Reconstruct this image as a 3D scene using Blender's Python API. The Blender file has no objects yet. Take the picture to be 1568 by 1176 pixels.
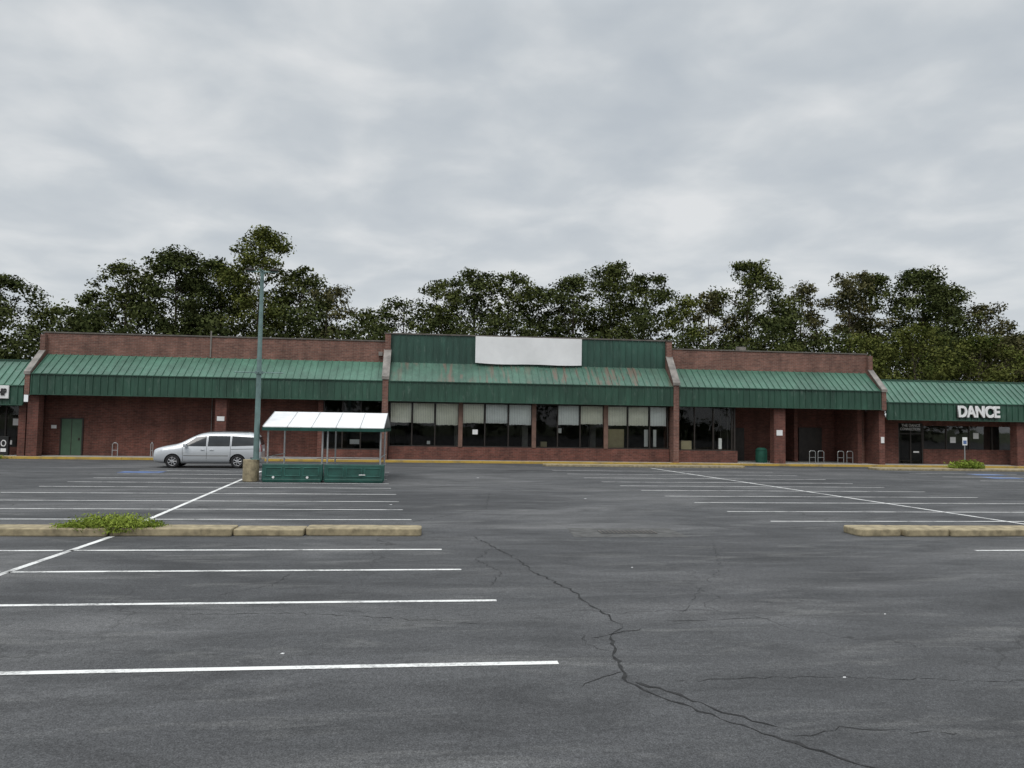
import bpy, bmesh, math, random
import numpy as np
from mathutils import Matrix, Vector
from mathutils.bvhtree import BVHTree
random.seed(7); rng=np.random.default_rng(7)
S=bpy.context.scene
COL=S.collection

# ------------------------------------------------------------------ materials
def newmat(name):
    m=bpy.data.materials.new(name); m.use_nodes=True
    nt=m.node_tree; b=nt.nodes['Principled BSDF']
    return m,nt,b
def N(nt,t,**kw):
    n=nt.nodes.new(t)
    for k,v in kw.items():
        if k in n.inputs.keys(): n.inputs[k].default_value=v
        else: setattr(n,k,v)
    return n
def L(nt,a,b): nt.links.new(a,b)
def pos(nt,scale=(1,1,1),rot=(0,0,0)):
    g=N(nt,'ShaderNodeNewGeometry'); mp=N(nt,'ShaderNodeMapping')
    mp.inputs['Scale'].default_value=scale; mp.inputs['Rotation'].default_value=rot
    L(nt,g.outputs['Position'],mp.inputs['Vector']); return mp.outputs['Vector']
def noise(nt,vec,scale,detail=4,rough=.5,dist=0):
    n=N(nt,'ShaderNodeTexNoise'); n.inputs['Scale'].default_value=scale
    n.inputs['Detail'].default_value=detail; n.inputs['Roughness'].default_value=rough
    n.inputs['Distortion'].default_value=dist
    L(nt,vec,n.inputs['Vector']); return n.outputs['Fac']
def ramp(nt,fac,stops):
    r=N(nt,'ShaderNodeValToRGB'); e=r.color_ramp.elements
    while len(e)<len(stops): e.new(.5)
    for i,(p,c) in enumerate(stops):
        e[i].position=p; e[i].color=(c[0],c[1],c[2],1) if hasattr(c,'__len__') else (c,c,c,1)
    L(nt,fac,r.inputs['Fac']); return r.outputs['Color']
def mix(nt,fac,a,b,mode='MIX'):
    m=N(nt,'ShaderNodeMix',data_type='RGBA',blend_type=mode)
    for i,v in ((0,fac),(6,a),(7,b)):
        if isinstance(v,(int,float)): m.inputs[i].default_value=v if i==0 else (v,v,v,1)
        elif isinstance(v,(tuple,list)): m.inputs[i].default_value=(*v[:3],1)
        else: L(nt,v,m.inputs[i])
    return m.outputs[2]
def bump(nt,b,h,strength=.3,dist=.01):
    n=N(nt,'ShaderNodeBump'); n.inputs['Strength'].default_value=strength; n.inputs['Distance'].default_value=dist
    L(nt,h,n.inputs['Height']); L(nt,n.outputs[0],b.inputs['Normal'])
def simple(name,c,rough=.6,metal=0,var=.25,scale=3,spec=.4):
    m,nt,b=newmat(name)
    v=pos(nt); n=noise(nt,v,scale,3,.6)
    c1=tuple(x*(1-var) for x in c); c2=tuple(min(1,x*(1+var)) for x in c)
    L(nt,ramp(nt,n,[(.3,c1),(.7,c2)]),b.inputs['Base Color'])
    b.inputs['Roughness'].default_value=rough; b.inputs['Metallic'].default_value=metal
    b.inputs['Specular IOR Level'].default_value=spec
    return m

def mat_asphalt():
    m,nt,b=newmat('asphalt'); v=pos(nt)
    big=noise(nt,pos(nt,(.09,.24,1)),1,3,.6,1.2)
    med=noise(nt,pos(nt,(.45,1.3,1),(0,0,.1)),1,4,.68,.8)
    c=ramp(nt,big,[(.34,(.048,.049,.051)),(.5,(.067,.068,.070)),(.64,(.100,.100,.101))])
    c=mix(nt,.9,c,ramp(nt,med,[(.32,.70),(.5,1.),(.68,1.30)]),'MULTIPLY')
    st=noise(nt,pos(nt,(.8,1.6,1)),.8,4,.7,1.5)
    c=mix(nt,ramp(nt,st,[(.60,0.),(.70,.55)]),c,(.036,.036,.037))
    pale=noise(nt,pos(nt,(.5,2.2,1),(0,0,-.05)),.7,4,.7,.5)
    c=mix(nt,ramp(nt,pale,[(.54,0.),(.72,.6)]),c,(.155,.154,.150))
    fine=noise(nt,v,80,2,.8)
    c=mix(nt,1.,c,ramp(nt,fine,[(.3,.45),(.5,1.),(.72,1.85)]),'MULTIPLY')
    mid=noise(nt,v,16,3,.85)
    c=mix(nt,.9,c,ramp(nt,mid,[(.3,.75),(.7,1.28)]),'MULTIPLY')
    vo=N(nt,'ShaderNodeTexVoronoi',feature='DISTANCE_TO_EDGE'); vo.inputs['Scale'].default_value=.17
    nd=N(nt,'ShaderNodeTexNoise'); nd.inputs['Scale'].default_value=1.3; nd.inputs['Detail'].default_value=4
    L(nt,v,nd.inputs['Vector'])
    vm=N(nt,'ShaderNodeVectorMath',operation='MULTIPLY_ADD'); L(nt,nd.outputs['Color'],vm.inputs[0]); vm.inputs[1].default_value=(1.3,1.3,0)
    L(nt,v,vm.inputs[2]); L(nt,vm.outputs[0],vo.inputs['Vector'])
    gate=noise(nt,v,.12,2)
    cr=ramp(nt,vo.outputs['Distance'],[(0.,1.),(.003,0.)])
    gt=ramp(nt,gate,[(.44,0.),(.54,.75)])
    c=mix(nt,mix(nt,1.,cr,gt,'MULTIPLY'),c,(.022,.022,.022))
    L(nt,c,b.inputs['Base Color']); b.inputs['Roughness'].default_value=.85; b.inputs['Specular IOR Level'].default_value=.35
    bump(nt,b,fine,.5,.006); return m
def mat_paint(name,c,wear=.5):
    m,nt,b=newmat(name); v=pos(nt)
    n=noise(nt,v,25,5,.75); n2=noise(nt,v,1.5,3,.6)
    w=mix(nt,.5,n,n2)
    col=mix(nt,ramp(nt,w,[(.38,wear),(.52,0.)]),c,(.09,.09,.09))
    L(nt,col,b.inputs['Base Color']); b.inputs['Roughness'].default_value=.8; return m
def mat_brick(name,c1,c2,mortar):
    m,nt,b=newmat(name)
    g=N(nt,'ShaderNodeNewGeometry'); sx=N(nt,'ShaderNodeSeparateXYZ'); L(nt,g.outputs['Position'],sx.inputs[0])
    ad=N(nt,'ShaderNodeMath',operation='ADD'); L(nt,sx.outputs[0],ad.inputs[0]); L(nt,sx.outputs[1],ad.inputs[1])
    cx=N(nt,'ShaderNodeCombineXYZ'); L(nt,ad.outputs[0],cx.inputs[0]); L(nt,sx.outputs[2],cx.inputs[1])
    br=N(nt,'ShaderNodeTexBrick'); L(nt,cx.outputs[0],br.inputs['Vector'])
    br.inputs['Color1'].default_value=(*c1,1); br.inputs['Color2'].default_value=(*c2,1); br.inputs['Mortar'].default_value=(*mortar,1)
    for k,val in (('Scale',1),('Mortar Size',.008),('Brick Width',.30),('Row Height',.10),('Mortar Smooth',.1),('Bias',0)): br.inputs[k].default_value=val
    n=noise(nt,pos(nt),.7,4,.7); n2=noise(nt,pos(nt,(1.5,1.5,.25)),1,4,.7); n3=noise(nt,pos(nt,(4,4,11)),1,2,.8)
    c=mix(nt,.9,br.outputs['Color'],ramp(nt,n,[(.3,.72),(.7,1.25)]),'MULTIPLY')
    c=mix(nt,.8,c,ramp(nt,n2,[(.32,.66),(.6,1.1)]),'MULTIPLY')
    c=mix(nt,.7,c,ramp(nt,n3,[(.35,.75),(.65,1.25)]),'MULTIPLY')
    L(nt,c,b.inputs['Base Color']); b.inputs['Roughness'].default_value=.9
    return m
def mat_metalgreen(name,c,rust=0,streak=.25):
    m,nt,b=newmat(name)
    n=noise(nt,pos(nt,(2.6,2.6,.3)),1,4,.75)
    n2=noise(nt,pos(nt,(.35,.35,.35)),1,2,.6)
    c=mix(nt,1.,ramp(nt,n,[(.3,1-streak),(.7,1+streak)]),c,'MULTIPLY')
    c=mix(nt,.9,c,ramp(nt,n2,[(.3,.75),(.7,1.25)]),'MULTIPLY')
    n6=noise(nt,pos(nt,(5,5,1.2)),1,4,.8); c=mix(nt,ramp(nt,n6,[(.56,0.),(.74,.4)]),c,(.20,.26,.22))
    if rust:
        n3=noise(nt,pos(nt,(3.2,.45,.45)),1,3,.6,.3); n4=noise(nt,pos(nt,(.35,.2,.2)),1,2)
        f=mix(nt,1.,ramp(nt,n3,[(.50,0.),(.60,.6)]),ramp(nt,n4,[(.42,0.1),(.54,.9)]),'MULTIPLY')
        c=mix(nt,f,c,(.21,.105,.082))
    L(nt,c,b.inputs['Base Color']); b.inputs['Roughness'].default_value=.42; b.inputs['Specular IOR Level'].default_value=.5
    return m
def mat_glass(name,tint,refl=1.0):
    m=bpy.data.materials.new(name); m.use_nodes=True; nt=m.node_tree; nt.nodes.clear()
    o=N(nt,'ShaderNodeOutputMaterial'); t=N(nt,'ShaderNodeBsdfTransparent'); g=N(nt,'ShaderNodeBsdfGlossy')
    t.inputs[0].default_value=(*tint,1); g.inputs['Roughness'].default_value=.02; g.inputs[0].default_value=(refl,refl,refl,1)
    f=N(nt,'ShaderNodeFresnel'); f.inputs[0].default_value=1.45
    nz=noise(nt,pos(nt),.5,2); bp=N(nt,'ShaderNodeBump'); bp.inputs['Strength'].default_value=.15; bp.inputs['Distance'].default_value=.05
    L(nt,nz,bp.inputs['Height']); L(nt,bp.outputs[0],g.inputs['Normal'])
    mx=N(nt,'ShaderNodeMixShader'); L(nt,f.outputs[0],mx.inputs[0]); L(nt,t.outputs[0],mx.inputs[1]); L(nt,g.outputs[0],mx.inputs[2])
    L(nt,mx.outputs[0],o.inputs[0]); return m
def mat_leaf(name,dark,light):
    m=bpy.data.materials.new(name); m.use_nodes=True; nt=m.node_tree; nt.nodes.clear()
    o=N(nt,'ShaderNodeOutputMaterial'); g=N(nt,'ShaderNodeNewGeometry')
    n=noise(nt,pos(nt),.5,1,.6)
    r=N(nt,'ShaderNodeMath',operation='MULTIPLY_ADD'); L(nt,g.outputs['Random Per Island'],r.inputs[0]); r.inputs[1].default_value=.4
    L(nt,n,r.inputs[2])
    c=ramp(nt,r.outputs[0],[(.42,dark),(.90,light)])
    d=N(nt,'ShaderNodeBsdfDiffuse'); L(nt,c,d.inputs[0])
    L(nt,d.outputs[0],o.inputs[0]); return m

M={}
M['asphalt']=mat_asphalt()
M['white_paint']=mat_paint('white_paint',(.78,.78,.76),.75)
M['yellow_paint']=mat_paint('yellow_paint',(.50,.33,.06),.6)
M['blue_paint']=mat_paint('blue_paint',(.10,.17,.36),.95)
M['apron']=simple('drain_apron',(.090,.089,.086),.9,var=.35,scale=4)
M['concrete']=simple('concrete',(.27,.25,.20),.9,var=.3,scale=2.5)
M['kerbstone']=simple('kerbstone',(.31,.26,.165),.9,var=.38,scale=5)
M['sidewalk']=simple('sidewalk_concrete',(.36,.35,.32),.9,var=.2,scale=1.5)
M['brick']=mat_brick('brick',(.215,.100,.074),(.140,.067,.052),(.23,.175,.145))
M['brick_low']=mat_brick('brick_shaded',(.165,.058,.042),(.103,.038,.029),(.155,.10,.08))  # darker copy of the brick, canopy and recess shade put into its colour
M['roof_green']=mat_metalgreen('roof_green',(.062,.150,.105))
M['roof_rust']=mat_metalgreen('roof_green_faded',(.064,.142,.102),rust=1)
M['fascia_green']=mat_metalgreen('fascia_green',(.027,.076,.050))
M['wall_green']=mat_metalgreen('wall_green',(.028,.080,.058))
M['coping']=simple('coping_metal',(.13,.115,.10),.5,var=.3)
M['cap_metal']=simple('cap_metal',(.22,.20,.18),.5,var=.4,scale=2)
M['white']=simple('white_board',(.80,.80,.79),.6,var=.04)
M['banner']=simple('banner_cloth',(.80,.80,.80),.8,var=.05,scale=1)
M['black']=simple('black_trim',(.02,.02,.02),.5)
M['bronze']=simple('bronze_frame',(.035,.028,.024),.45)
M['brown_post']=simple('brown_post',(.17,.10,.075),.7)
M['soffit']=simple('soffit',(.30,.29,.27),.9)
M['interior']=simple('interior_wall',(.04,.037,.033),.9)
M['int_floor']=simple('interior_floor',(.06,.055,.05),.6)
M['blind_w']=simple('blind_white',(.92,.94,.92),.8,var=.04,scale=4)
M['blind_b']=simple('blind_beige',(.90,.89,.77),.8,var=.05,scale=4)
M['card']=simple('cardboard',(.42,.36,.22),.8,var=.1)
M['glass']=mat_glass('glass',(.96,.98,.96),.9)
M['door_green']=simple('door_green',(.065,.12,.075),.5,var=.12)
M['steel']=simple('steel',(.45,.46,.46),.4,.6,var=.15)
M['pole']=simple('pole_paint',(.16,.24,.23),.5,.2,var=.2)
M['plastic_green']=simple('plastic_green',(.013,.070,.055),.45,var=.3,scale=3)
M['plastic_rib']=simple('plastic_green_worn',(.03,.13,.105),.5,var=.3,scale=3)
M['canopy_white']=simple('canopy_white',(.78,.78,.78),.5,var=.08)
M['can_green']=simple('can_green',(.02,.10,.07),.5)
M['bark']=simple('bark',(.10,.08,.06),.95,var=.35,scale=6)
M['grass']=simple('grass_ground',(.06,.075,.03),.95,var=.4,scale=.5)
M['roofing']=simple('roofing_membrane',(.12,.12,.12),.9)
M['crack']=simple('crack_filler',(.022,.022,.022),.9,var=.6,scale=9)
M['leafA']=mat_leaf('leaf_green',(.024,.034,.011),(.105,.118,.040))
M['leafB']=mat_leaf('leaf_dark',(.020,.029,.011),(.084,.098,.036))
M['leafC']=mat_leaf('leaf_yellowgreen',(.036,.050,.013),(.130,.140,.040))
M['leafD']=mat_leaf('leaf_olive',(.032,.036,.015),(.125,.116,.054))
M['weed']=mat_leaf('weed_leaf',(.075,.12,.018),(.26,.32,.06))
M['rubber']=simple('rubber',(.018,.018,.019),.85)
M['rim']=simple('alloy_rim',(.5,.5,.51),.3,.8,var=.05)
M['van_glass']=simple('van_glass',(.02,.023,.025),.06,spec=.6)
M['red_lens']=simple('red_lens',(.35,.02,.015),.2)
M['clear_lens']=simple('clear_lens',(.6,.62,.63),.12,.3)
mm,nt,b=newmat('silver_paint'); b.inputs['Base Color'].default_value=(.56,.58,.60,1); b.inputs['Metallic'].default_value=.35
b.inputs['Roughness'].default_value=.3; b.inputs['Coat Weight'].default_value=.6; M['silver']=mm

# ------------------------------------------------------------------ geometry helpers
def empty(name,loc=(0,0,0)):
    e=bpy.data.objects.new(name,None); COL.objects.link(e); e.location=loc; e.empty_display_size=.3; return e
class Part:
    def __init__(s,name,mat,parent=None,bevel=0,smooth=False):
        s.name=name;s.mat=mat;s.parent=parent;s.v=[];s.f=[];s.bevel=bevel;s.smooth=smooth
    def box(s,x0,x1,y0,y1,z0,z1):
        i=len(s.v)
        s.v+=[(x0,y0,z0),(x1,y0,z0),(x1,y1,z0),(x0,y1,z0),(x0,y0,z1),(x1,y0,z1),(x1,y1,z1),(x0,y1,z1)]
        s.f+=[[i+k for k in q] for q in ((0,3,2,1),(4,5,6,7),(0,1,5,4),(1,2,6,5),(2,3,7,6),(3,0,4,7))]; return s
    def prismx(s,x0,x1,prof):
        i=len(s.v);n=len(prof)
        s.v+=[(x0,y,z) for y,z in prof]+[(x1,y,z) for y,z in prof]
        s.f.append([i+k for k in range(n)][::-1]); s.f.append([i+n+k for k in range(n)])
        for k in range(n): s.f.append([i+k,i+(k+1)%n,i+n+(k+1)%n,i+n+k])
        return s
    def prismz(s,z0,z1,poly):
        i=len(s.v);n=len(poly)
        s.v+=[(x,y,z0) for x,y in poly]+[(x,y,z1) for x,y in poly]
        s.f.append([i+k for k in range(n)][::-1]); s.f.append([i+n+k for k in range(n)])
        for k in range(n): s.f.append([i+k,i+(k+1)%n,i+n+(k+1)%n,i+n+k])
        return s
    def quad(s,*p):
        i=len(s.v); s.v+=list(p); s.f.append([i+k for k in range(len(p))]); return s
    def tube(s,a,b,r0,r1=None,n=10,cap=True):
        r1=r0 if r1 is None else r1
        a=Vector(a);b=Vector(b);d=(b-a).normalized()
        u=d.orthogonal().normalized();w=d.cross(u); i=len(s.v)
        for P,r in((a,r0),(b,r1)):
            for k in range(n):
                t=2*math.pi*k/n; s.v.append(tuple(P+u*r*math.cos(t)+w*r*math.sin(t)))
        for k in range(n): s.f.append([i+k,i+(k+1)%n,i+n+(k+1)%n,i+n+k])
        if cap: s.f.append([i+k for k in range(n)][::-1]); s.f.append([i+n+k for k in range(n)])
        return s
    def path(s,pts,r,n=8):
        for a,b in zip(pts[:-1],pts[1:]): s.tube(a,b,r,n=n)
        return s
    def done(s):
        me=bpy.data.meshes.new(s.name); me.from_pydata(s.v,[],s.f)
        bm=bmesh.new(); bm.from_mesh(me); bmesh.ops.recalc_face_normals(bm,faces=bm.faces)
        bm.to_mesh(me); bm.free()
        me.materials.append(s.mat)
        if s.smooth:
            for p in me.polygons: p.use_smooth=True
        o=bpy.data.objects.new(s.name,me); COL.objects.link(o)
        if s.parent: o.parent=s.parent; o.matrix_parent_inverse=Matrix.Translation(-Vector(s.parent.location))
        if s.bevel:
            md=o.modifiers.new('b','BEVEL'); md.width=s.bevel; md.segments=2; md.limit_method='ANGLE'
        return o

# ------------------------------------------------------------------ ground
Part('ground',M['grass']).quad((-1500,-1500,0),(1500,-1500,0),(1500,1500,0),(-1500,1500,0)).done()
Part('parking_lot',M['asphalt']).quad((-110,-60,.004),(120,-60,.004),(120,66,.004),(-110,66,.004)).done()
ZP=.009
mk=Part('parking_line_markings',M['white_paint'])
def line(p,q,w):
    p=Vector((*p,0));q=Vector((*q,0));d=(q-p).normalized();n=Vector((-d.y,d.x,0))*w/2
    mk.quad((p.x-n.x,p.y-n.y,ZP),(q.x-n.x,q.y-n.y,ZP),(q.x+n.x,q.y+n.y,ZP),(p.x+n.x,p.y+n.y,ZP))
def hstripe(xa,xb,ya,yb,w=.10,cuts=()):
    xs=[xa]+[c for c in cuts if xa<c<xb]+[xb]
    for i in range(len(xs)-1):
        a=xs[i]+(.062 if i>0 else 0); b_=xs[i+1]-(.062 if i<len(xs)-2 else 0)
        f=lambda x:ya+(yb-ya)*(x-xa)/(xb-xa)
        line((a,f(a)),(b_,f(b_)),w)
for xe,y in ((1.3,7.5),(.9,10.15),(.5,12.3),(.2,14.25)): hstripe(-14,xe,y-.03,y,.10,cuts=(-6.55,))
line((-6.6,4.5),(-6.45,15.9),.12)
fl=[(18.6,-.5),(20.7,-.8),(22.8,-1.0),(25.1,-1.2),(27.4,-1.5),(29.4,-1.7),(31.5,-1.9),(33.8,-2.0),(36.2,-2.1)]
for y,xe in fl:
    cx=-6.6-(y-17)*.078
    hstripe(-13.6,xe,y,y,.09,cuts=(cx,))
line((-6.6,17.0),(-8.1,36.3),.12)
fr=[(18.4,8.7,19),(20.5,8.4,20),(22.9,8.3,20),(25,8.0,19.7),(27.2,7.8,19.2),(29.2,7.5,18.8),(31.2,7.2,18.6),(33.5,6.9,18.6),(36.1,6.6,18.5),(38.8,6.3,18.5)]
for y,xs_,xe in fr:
    cx=15.5-(y-17)*.123
    hstripe(xs_,xe,y,y+.05,.09,cuts=(cx,))
line((15.5,17.0),(12.5,41.6),.12)
hstripe(10.9,24,13.95,14.1,.10)
for k in range(8): hstripe(26.5,33,20+2.7*k,20+2.7*k,.09)
mk.done()
by=Part('accessible_parking_marking',M['blue_paint'])
for cx,cy in ((-13.0,34.9),(29.4,35.6),(30.6,38.2)):
    by.quad((cx-.9,cy-.5,.014),(cx+.9,cy-.5,.014),(cx+.9,cy+.5,.014),(cx-.9,cy+.5,.014))
by.done()
# cracks
ck=Part('asphalt_cracks',M['crack'])
def crack(pts,w,seg=.09,jit=.04):
    P=[Vector((*p,0)) for p in pts]; out=[]
    for a,b in zip(P[:-1],P[1:]):
        n=max(1,int((b-a).length/seg))
        for k in range(n): out.append(a.lerp(b,k/n)+Vector((random.uniform(-jit,jit),random.uniform(-jit,jit),0)))
    out.append(P[-1])
    ws=[w*random.uniform(.15,1.5) for _ in out]; ws[0]=ws[-1]=.002
    idx=[]
    for k,p in enumerate(out):
        d=(out[min(k+1,len(out)-1)]-out[max(k-1,0)]).normalized(); nn=Vector((-d.y,d.x,0))*ws[k]/2
        idx.append((p-nn,p+nn))
    for a,b in zip(idx[:-1],idx[1:]):
        ck.quad((a[0].x,a[0].y,.0075),(b[0].x,b[0].y,.0075),(b[1].x,b[1].y,.0075),(a[1].x,a[1].y,.0075))
crack([(.9,15.9),(1.2,14.6),(1.5,13.3),(1.7,12),(2.0,10.9),(2.2,9.6),(2.3,8.8)],.030)
crack([(2.3,8.8),(2.05,8.4),(1.95,7.8),(1.85,6.9),(2.05,6.5),(2.4,6.0)],.032,jit=.03)
crack([(2.4,6.0),(2.8,5.5),(3.2,5.0),(3.6,4.6)],.045,jit=.02)
crack([(1.9,6.9),(2.1,6.7),(2.4,6.35),(2.5,6.1),(2.9,5.75)],.034)
crack([(1.85,8.35),(2.5,8.7)],.018)
crack([(1.9,7.2),(1.55,7.0),(1.35,6.75)],.013)
crack([(2.3,6.9),(3.5,6.95),(4.8,6.8),(6.5,6.6)],.008)
crack([(2.9,9.0),(4.3,9.1)],.012)
crack([(-3.2,9.6),(-1.6,9.6),(-.5,9.3),(.6,9.0)],.010)
crack([(-2.2,12.1),(-2.3,11.2),(-2.9,10.6)],.010)
crack([(1.2,14.6),(.8,13.2),(1.15,12.1),(.9,11.0)],.012)
crack([(3.2,9.3),(5.0,12.5),(6,15.5)],.007)
crack([(5.2,5.3),(7,7.5),(9.5,8.2)],.007)
crack([(-.5,18.2),(1.5,21),(2,26)],.015)
crack([(2.8,5.6),(3.3,5.75),(4.2,5.6)],.008)
crack([(1.95,7.8),(1.7,8.1),(1.75,8.5)],.010)
ck.done()
lt=Part('litter',M['canopy_white'])
for x,y,s in ((-1.5,7.95,.02),(4.0,6.9,.018),(5.9,9.2,.014),(-3.5,5.9,.012),(3.4,12.4,.02),(-1.2,22,.04),(5,24,.04),(9,9.5,.014),(2.0,33,.06),(7.4,7.2,.012)):
    lt.prismz(.005,.011,[(x-s,y-s*.4),(x+s*.6,y-s*.7),(x+s,y+s*.3),(x-s*.3,y+s*.6)])
lt.done()
# islands
def roundpoly(x0,x1,y0,y1,r,skew=0):
    pts=[]
    for cx,cy,a0 in ((x1-r,y0+r,-90),(x1-r,y1-r,0),(x0+r,y1-r,90),(x0+r,y0+r,180)):
        for k in range(5):
            a=math.radians(a0+k*22.5); x=cx+r*math.cos(a); y=cy+r*math.sin(a)
            pts.append((x,y+skew*(x-x1)))
    return pts
isl=Part('kerb_island',M['kerbstone'],bevel=.025)
x=-.2
while x>-32:
    l=random.choice((1.45,2.45,2.9)); a=x-l
    isl.prismz(0,.155+random.uniform(-.012,.012),roundpoly(a+.012,x-.012,15.9+random.uniform(-.02,.02),16.5,.12 if x>-.3 else .03,-.03))
    x=a
isl.done()
isl=Part('kerb_island',M['kerbstone'],bevel=.025)
x=9.55
while x<34:
    l=random.choice((1.1,2.45,1.6)); b_=x+l
    isl.prismz(0,.155+random.uniform(-.012,.012),roundpoly(x+.012,b_-.012,15.85+random.uniform(-.02,.02),16.6,.14 if x<9.6 else .03,.025))
    x=b_
isl.done()
for x0,x1,y0,y1 in ((6.4,18.6,42.4,43.4),(26.4,40,41.6,43.0)):
    Part('kerb_island',M['kerbstone'],bevel=.02).prismz(0,.13,roundpoly(x0,x1,y0,y1,.4)).done()
dr=empty('storm_drain',(4.35,16.5,0))
Part('apron',M['apron'],dr).quad((3.05,15.75,.0085),(5.6,15.75,.0085),(5.55,17.1,.0085),(3.15,17.1,.0085)).done()
g_=Part('grate',M['black'],dr); g_.quad((3.75,16.25,.012),(5.05,16.25,.012),(5.05,16.7,.012),(3.75,16.7,.012)); g_.done()
g_=Part('grate_bars',M['coping'],dr)
for k in range(14): g_.box(3.77+k*.095,3.80+k*.095,16.27,16.68,.0125,.02)
g_.done()

# foliage mesh builder
def leaves_mesh(name,C,Nn,size,mat,aspect=.6,extra=None):
    n=len(C)
    Nn=Nn/np.linalg.norm(Nn,axis=1,keepdims=True)
    a=rng.normal(size=(n,3)); t=np.cross(Nn,a); t/=np.linalg.norm(t,axis=1,keepdims=True)+1e-9
    bb=np.cross(Nn,t)
    s=size.reshape(-1,1)
    V=np.stack([C-t*s*.5,C+bb*s*aspect*.5,C+t*s*.5,C-bb*s*aspect*.5],1).reshape(-1,3)
    me=bpy.data.meshes.new(name)
    nv=len(V)
    ev,ef=(extra.v,extra.f) if extra else ([],[])
    if ev: V=np.vstack([V,np.array(ev)])
    loops=np.arange(nv,dtype=np.int32)
    starts=np.arange(0,nv,4,dtype=np.int32); tot=np.full(n,4,dtype=np.int32); mi=np.zeros(n,dtype=np.int32)
    if ef:
        el=np.array([i+nv for q in ef for i in q],dtype=np.int32)
        et=np.array([len(q) for q in ef],dtype=np.int32)
        es=nv+np.concatenate([[0],np.cumsum(et)[:-1]]).astype(np.int32)
        loops=np.concatenate([loops,el]);starts=np.concatenate([starts,es]);tot=np.concatenate([tot,et]);mi=np.concatenate([mi,np.ones(len(ef),dtype=np.int32)])
    me.vertices.add(len(V)); me.vertices.foreach_set('co',V.astype(np.float32).ravel())
    me.loops.add(len(loops)); me.loops.foreach_set('vertex_index',loops)
    me.polygons.add(len(starts)); me.polygons.foreach_set('loop_start',starts); me.polygons.foreach_set('loop_total',tot)
    me.polygons.foreach_set('material_index',mi)
    me.materials.append(mat)
    if ef: me.materials.append(M['bark'])
    me.update(calc_edges=True); me.validate()
    o=bpy.data.objects.new(name,me); COL.objects.link(o); return o
def tree(x,y,h,r,mat,zb=8.0,dens=1.0,name='oak_tree',leaf=.34):
    T=Part('t',M['bark'])
    lean=Vector((random.uniform(-.8,.8),random.uniform(-.6,.6),0))
    def tp(t): return Vector((x,y,0))+lean*t*t+Vector((0,0,h*.92*t))
    r0=.016*h
    for k in range(6): T.tube(tp(k/6),tp((k+1)/6),r0*(1-k/6*.9),r0*(1-(k+1)/6*.9),7,cap=False)
    span=h-zb; Cs=[];Ns=[];Ss=[]
    ph=[random.uniform(0,6.28) for _ in range(4)]
    am=random.uniform(.10,.26)
    def env(t,a):
        e=math.sqrt(max(0,1-((t-.42)/.60)**2)) if t>.42 else .78+.22*(t/.42)
        return r*e*(1+am*math.sin(2*a+ph[0]+t*4)+.14*math.sin(3*a+ph[1]-t*7)+am*.9*math.sin(t*15+ph[2]))
    nc=int(62*dens*(r/4)**1.6*(span/11))
    for i in range(nc):
        t=(i+random.random())/nc; t=t**.82; a=random.uniform(0,2*math.pi); R_=env(t,a)
        rr=R_*math.sqrt(random.uniform(.12,1))*.92
        cr=random.uniform(.5,1.3)*(r/4)**.4*(1-.2*t)
        z=zb+span*t
        P=Vector((x+rr*math.cos(a),y+rr*math.sin(a),min(z,h-cr*random.uniform(.5,1.1))))+lean*t
        if random.random()<.35:
            t0=max(.2,min(.9,(P.z-2.5)/(h*.92))); q=tp(t0); mid=q.lerp(P,.5)+Vector((0,0,.35)); rb=r0*(1-t0*.85)*.4
            T.tube(q,mid,rb,rb*.6,5,cap=False); T.tube(mid,P,rb*.6,rb*.15,5,cap=False)
        n=int(150*cr*cr)+30
        d=rng.normal(size=(n,3)); d/=np.linalg.norm(d,axis=1,keepdims=True)
        rad=cr*1.1*rng.uniform(.02,1.35,size=(n,1))**.6
        Cs.append(np.array(P)+d*rad*np.array([1.25,1.25,.7])); Ns.append(d*.6+rng.normal(size=(n,3))*.6+np.array([0,0,.4])); Ss.append(rng.uniform(leaf*.5,leaf*1.25,size=n))
    return leaves_mesh(name,np.vstack(Cs),np.vstack(Ns),np.concatenate(Ss),mat,.62,T)
TR=[(-60,88,18,5.5,'B'),(-53.5,85,17,5,'A'),(-47.5,85,17.7,4.6,'B'),(-42,87,14.8,3.8,'A'),(-37.9,86,16.6,3.6,'B'),(-33.8,84,19.2,3.9,'A'),(-28.6,85,21.2,5.2,'B'),(-24.2,88,20.8,4.7,'B'),(-19.9,84,24.0,4.2,'C'),(-16.0,86,19.8,4.3,'A'),(-12.4,84,17.8,3.8,'D'),(-7.6,88,15.8,3.3,'A'),(-3.6,85,16.4,3.6,'B'),(.2,84,18.7,3.6,'A'),(4.3,86,20.4,4.3,'B'),(8.3,84,20.0,3.4,'A'),(12.6,86,19,3.6,'B'),(16,84,19.8,3.7,'B'),(20,85,21.6,4.5,'A'),(24.8,87,20.8,4.1,'B'),(28.8,84,17.8,3.5,'C'),(32.6,86,18.9,3.5,'D'),(37,85,22.7,4.4,'A'),(41.8,86,17.2,3.5,'B'),(45.3,88,20.6,3.8,'D'),(49.5,84,21.4,4.0,'D'),(54,86,21.8,4.4,'A'),(60,85,22.4,5.1,'B'),(64.6,87,21.0,4.0,'A'),(69,85,18.6,4.0,'D'),(74,87,15,4.2,'B'),(80,86,15.2,4.8,'A'),(87,88,17,5,'B')]
for i,(x,y,h,r,m) in enumerate(TR): tree(x,y,h,r,M['leaf'+m],dens=1.1 if m!='D' else .8)
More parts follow.
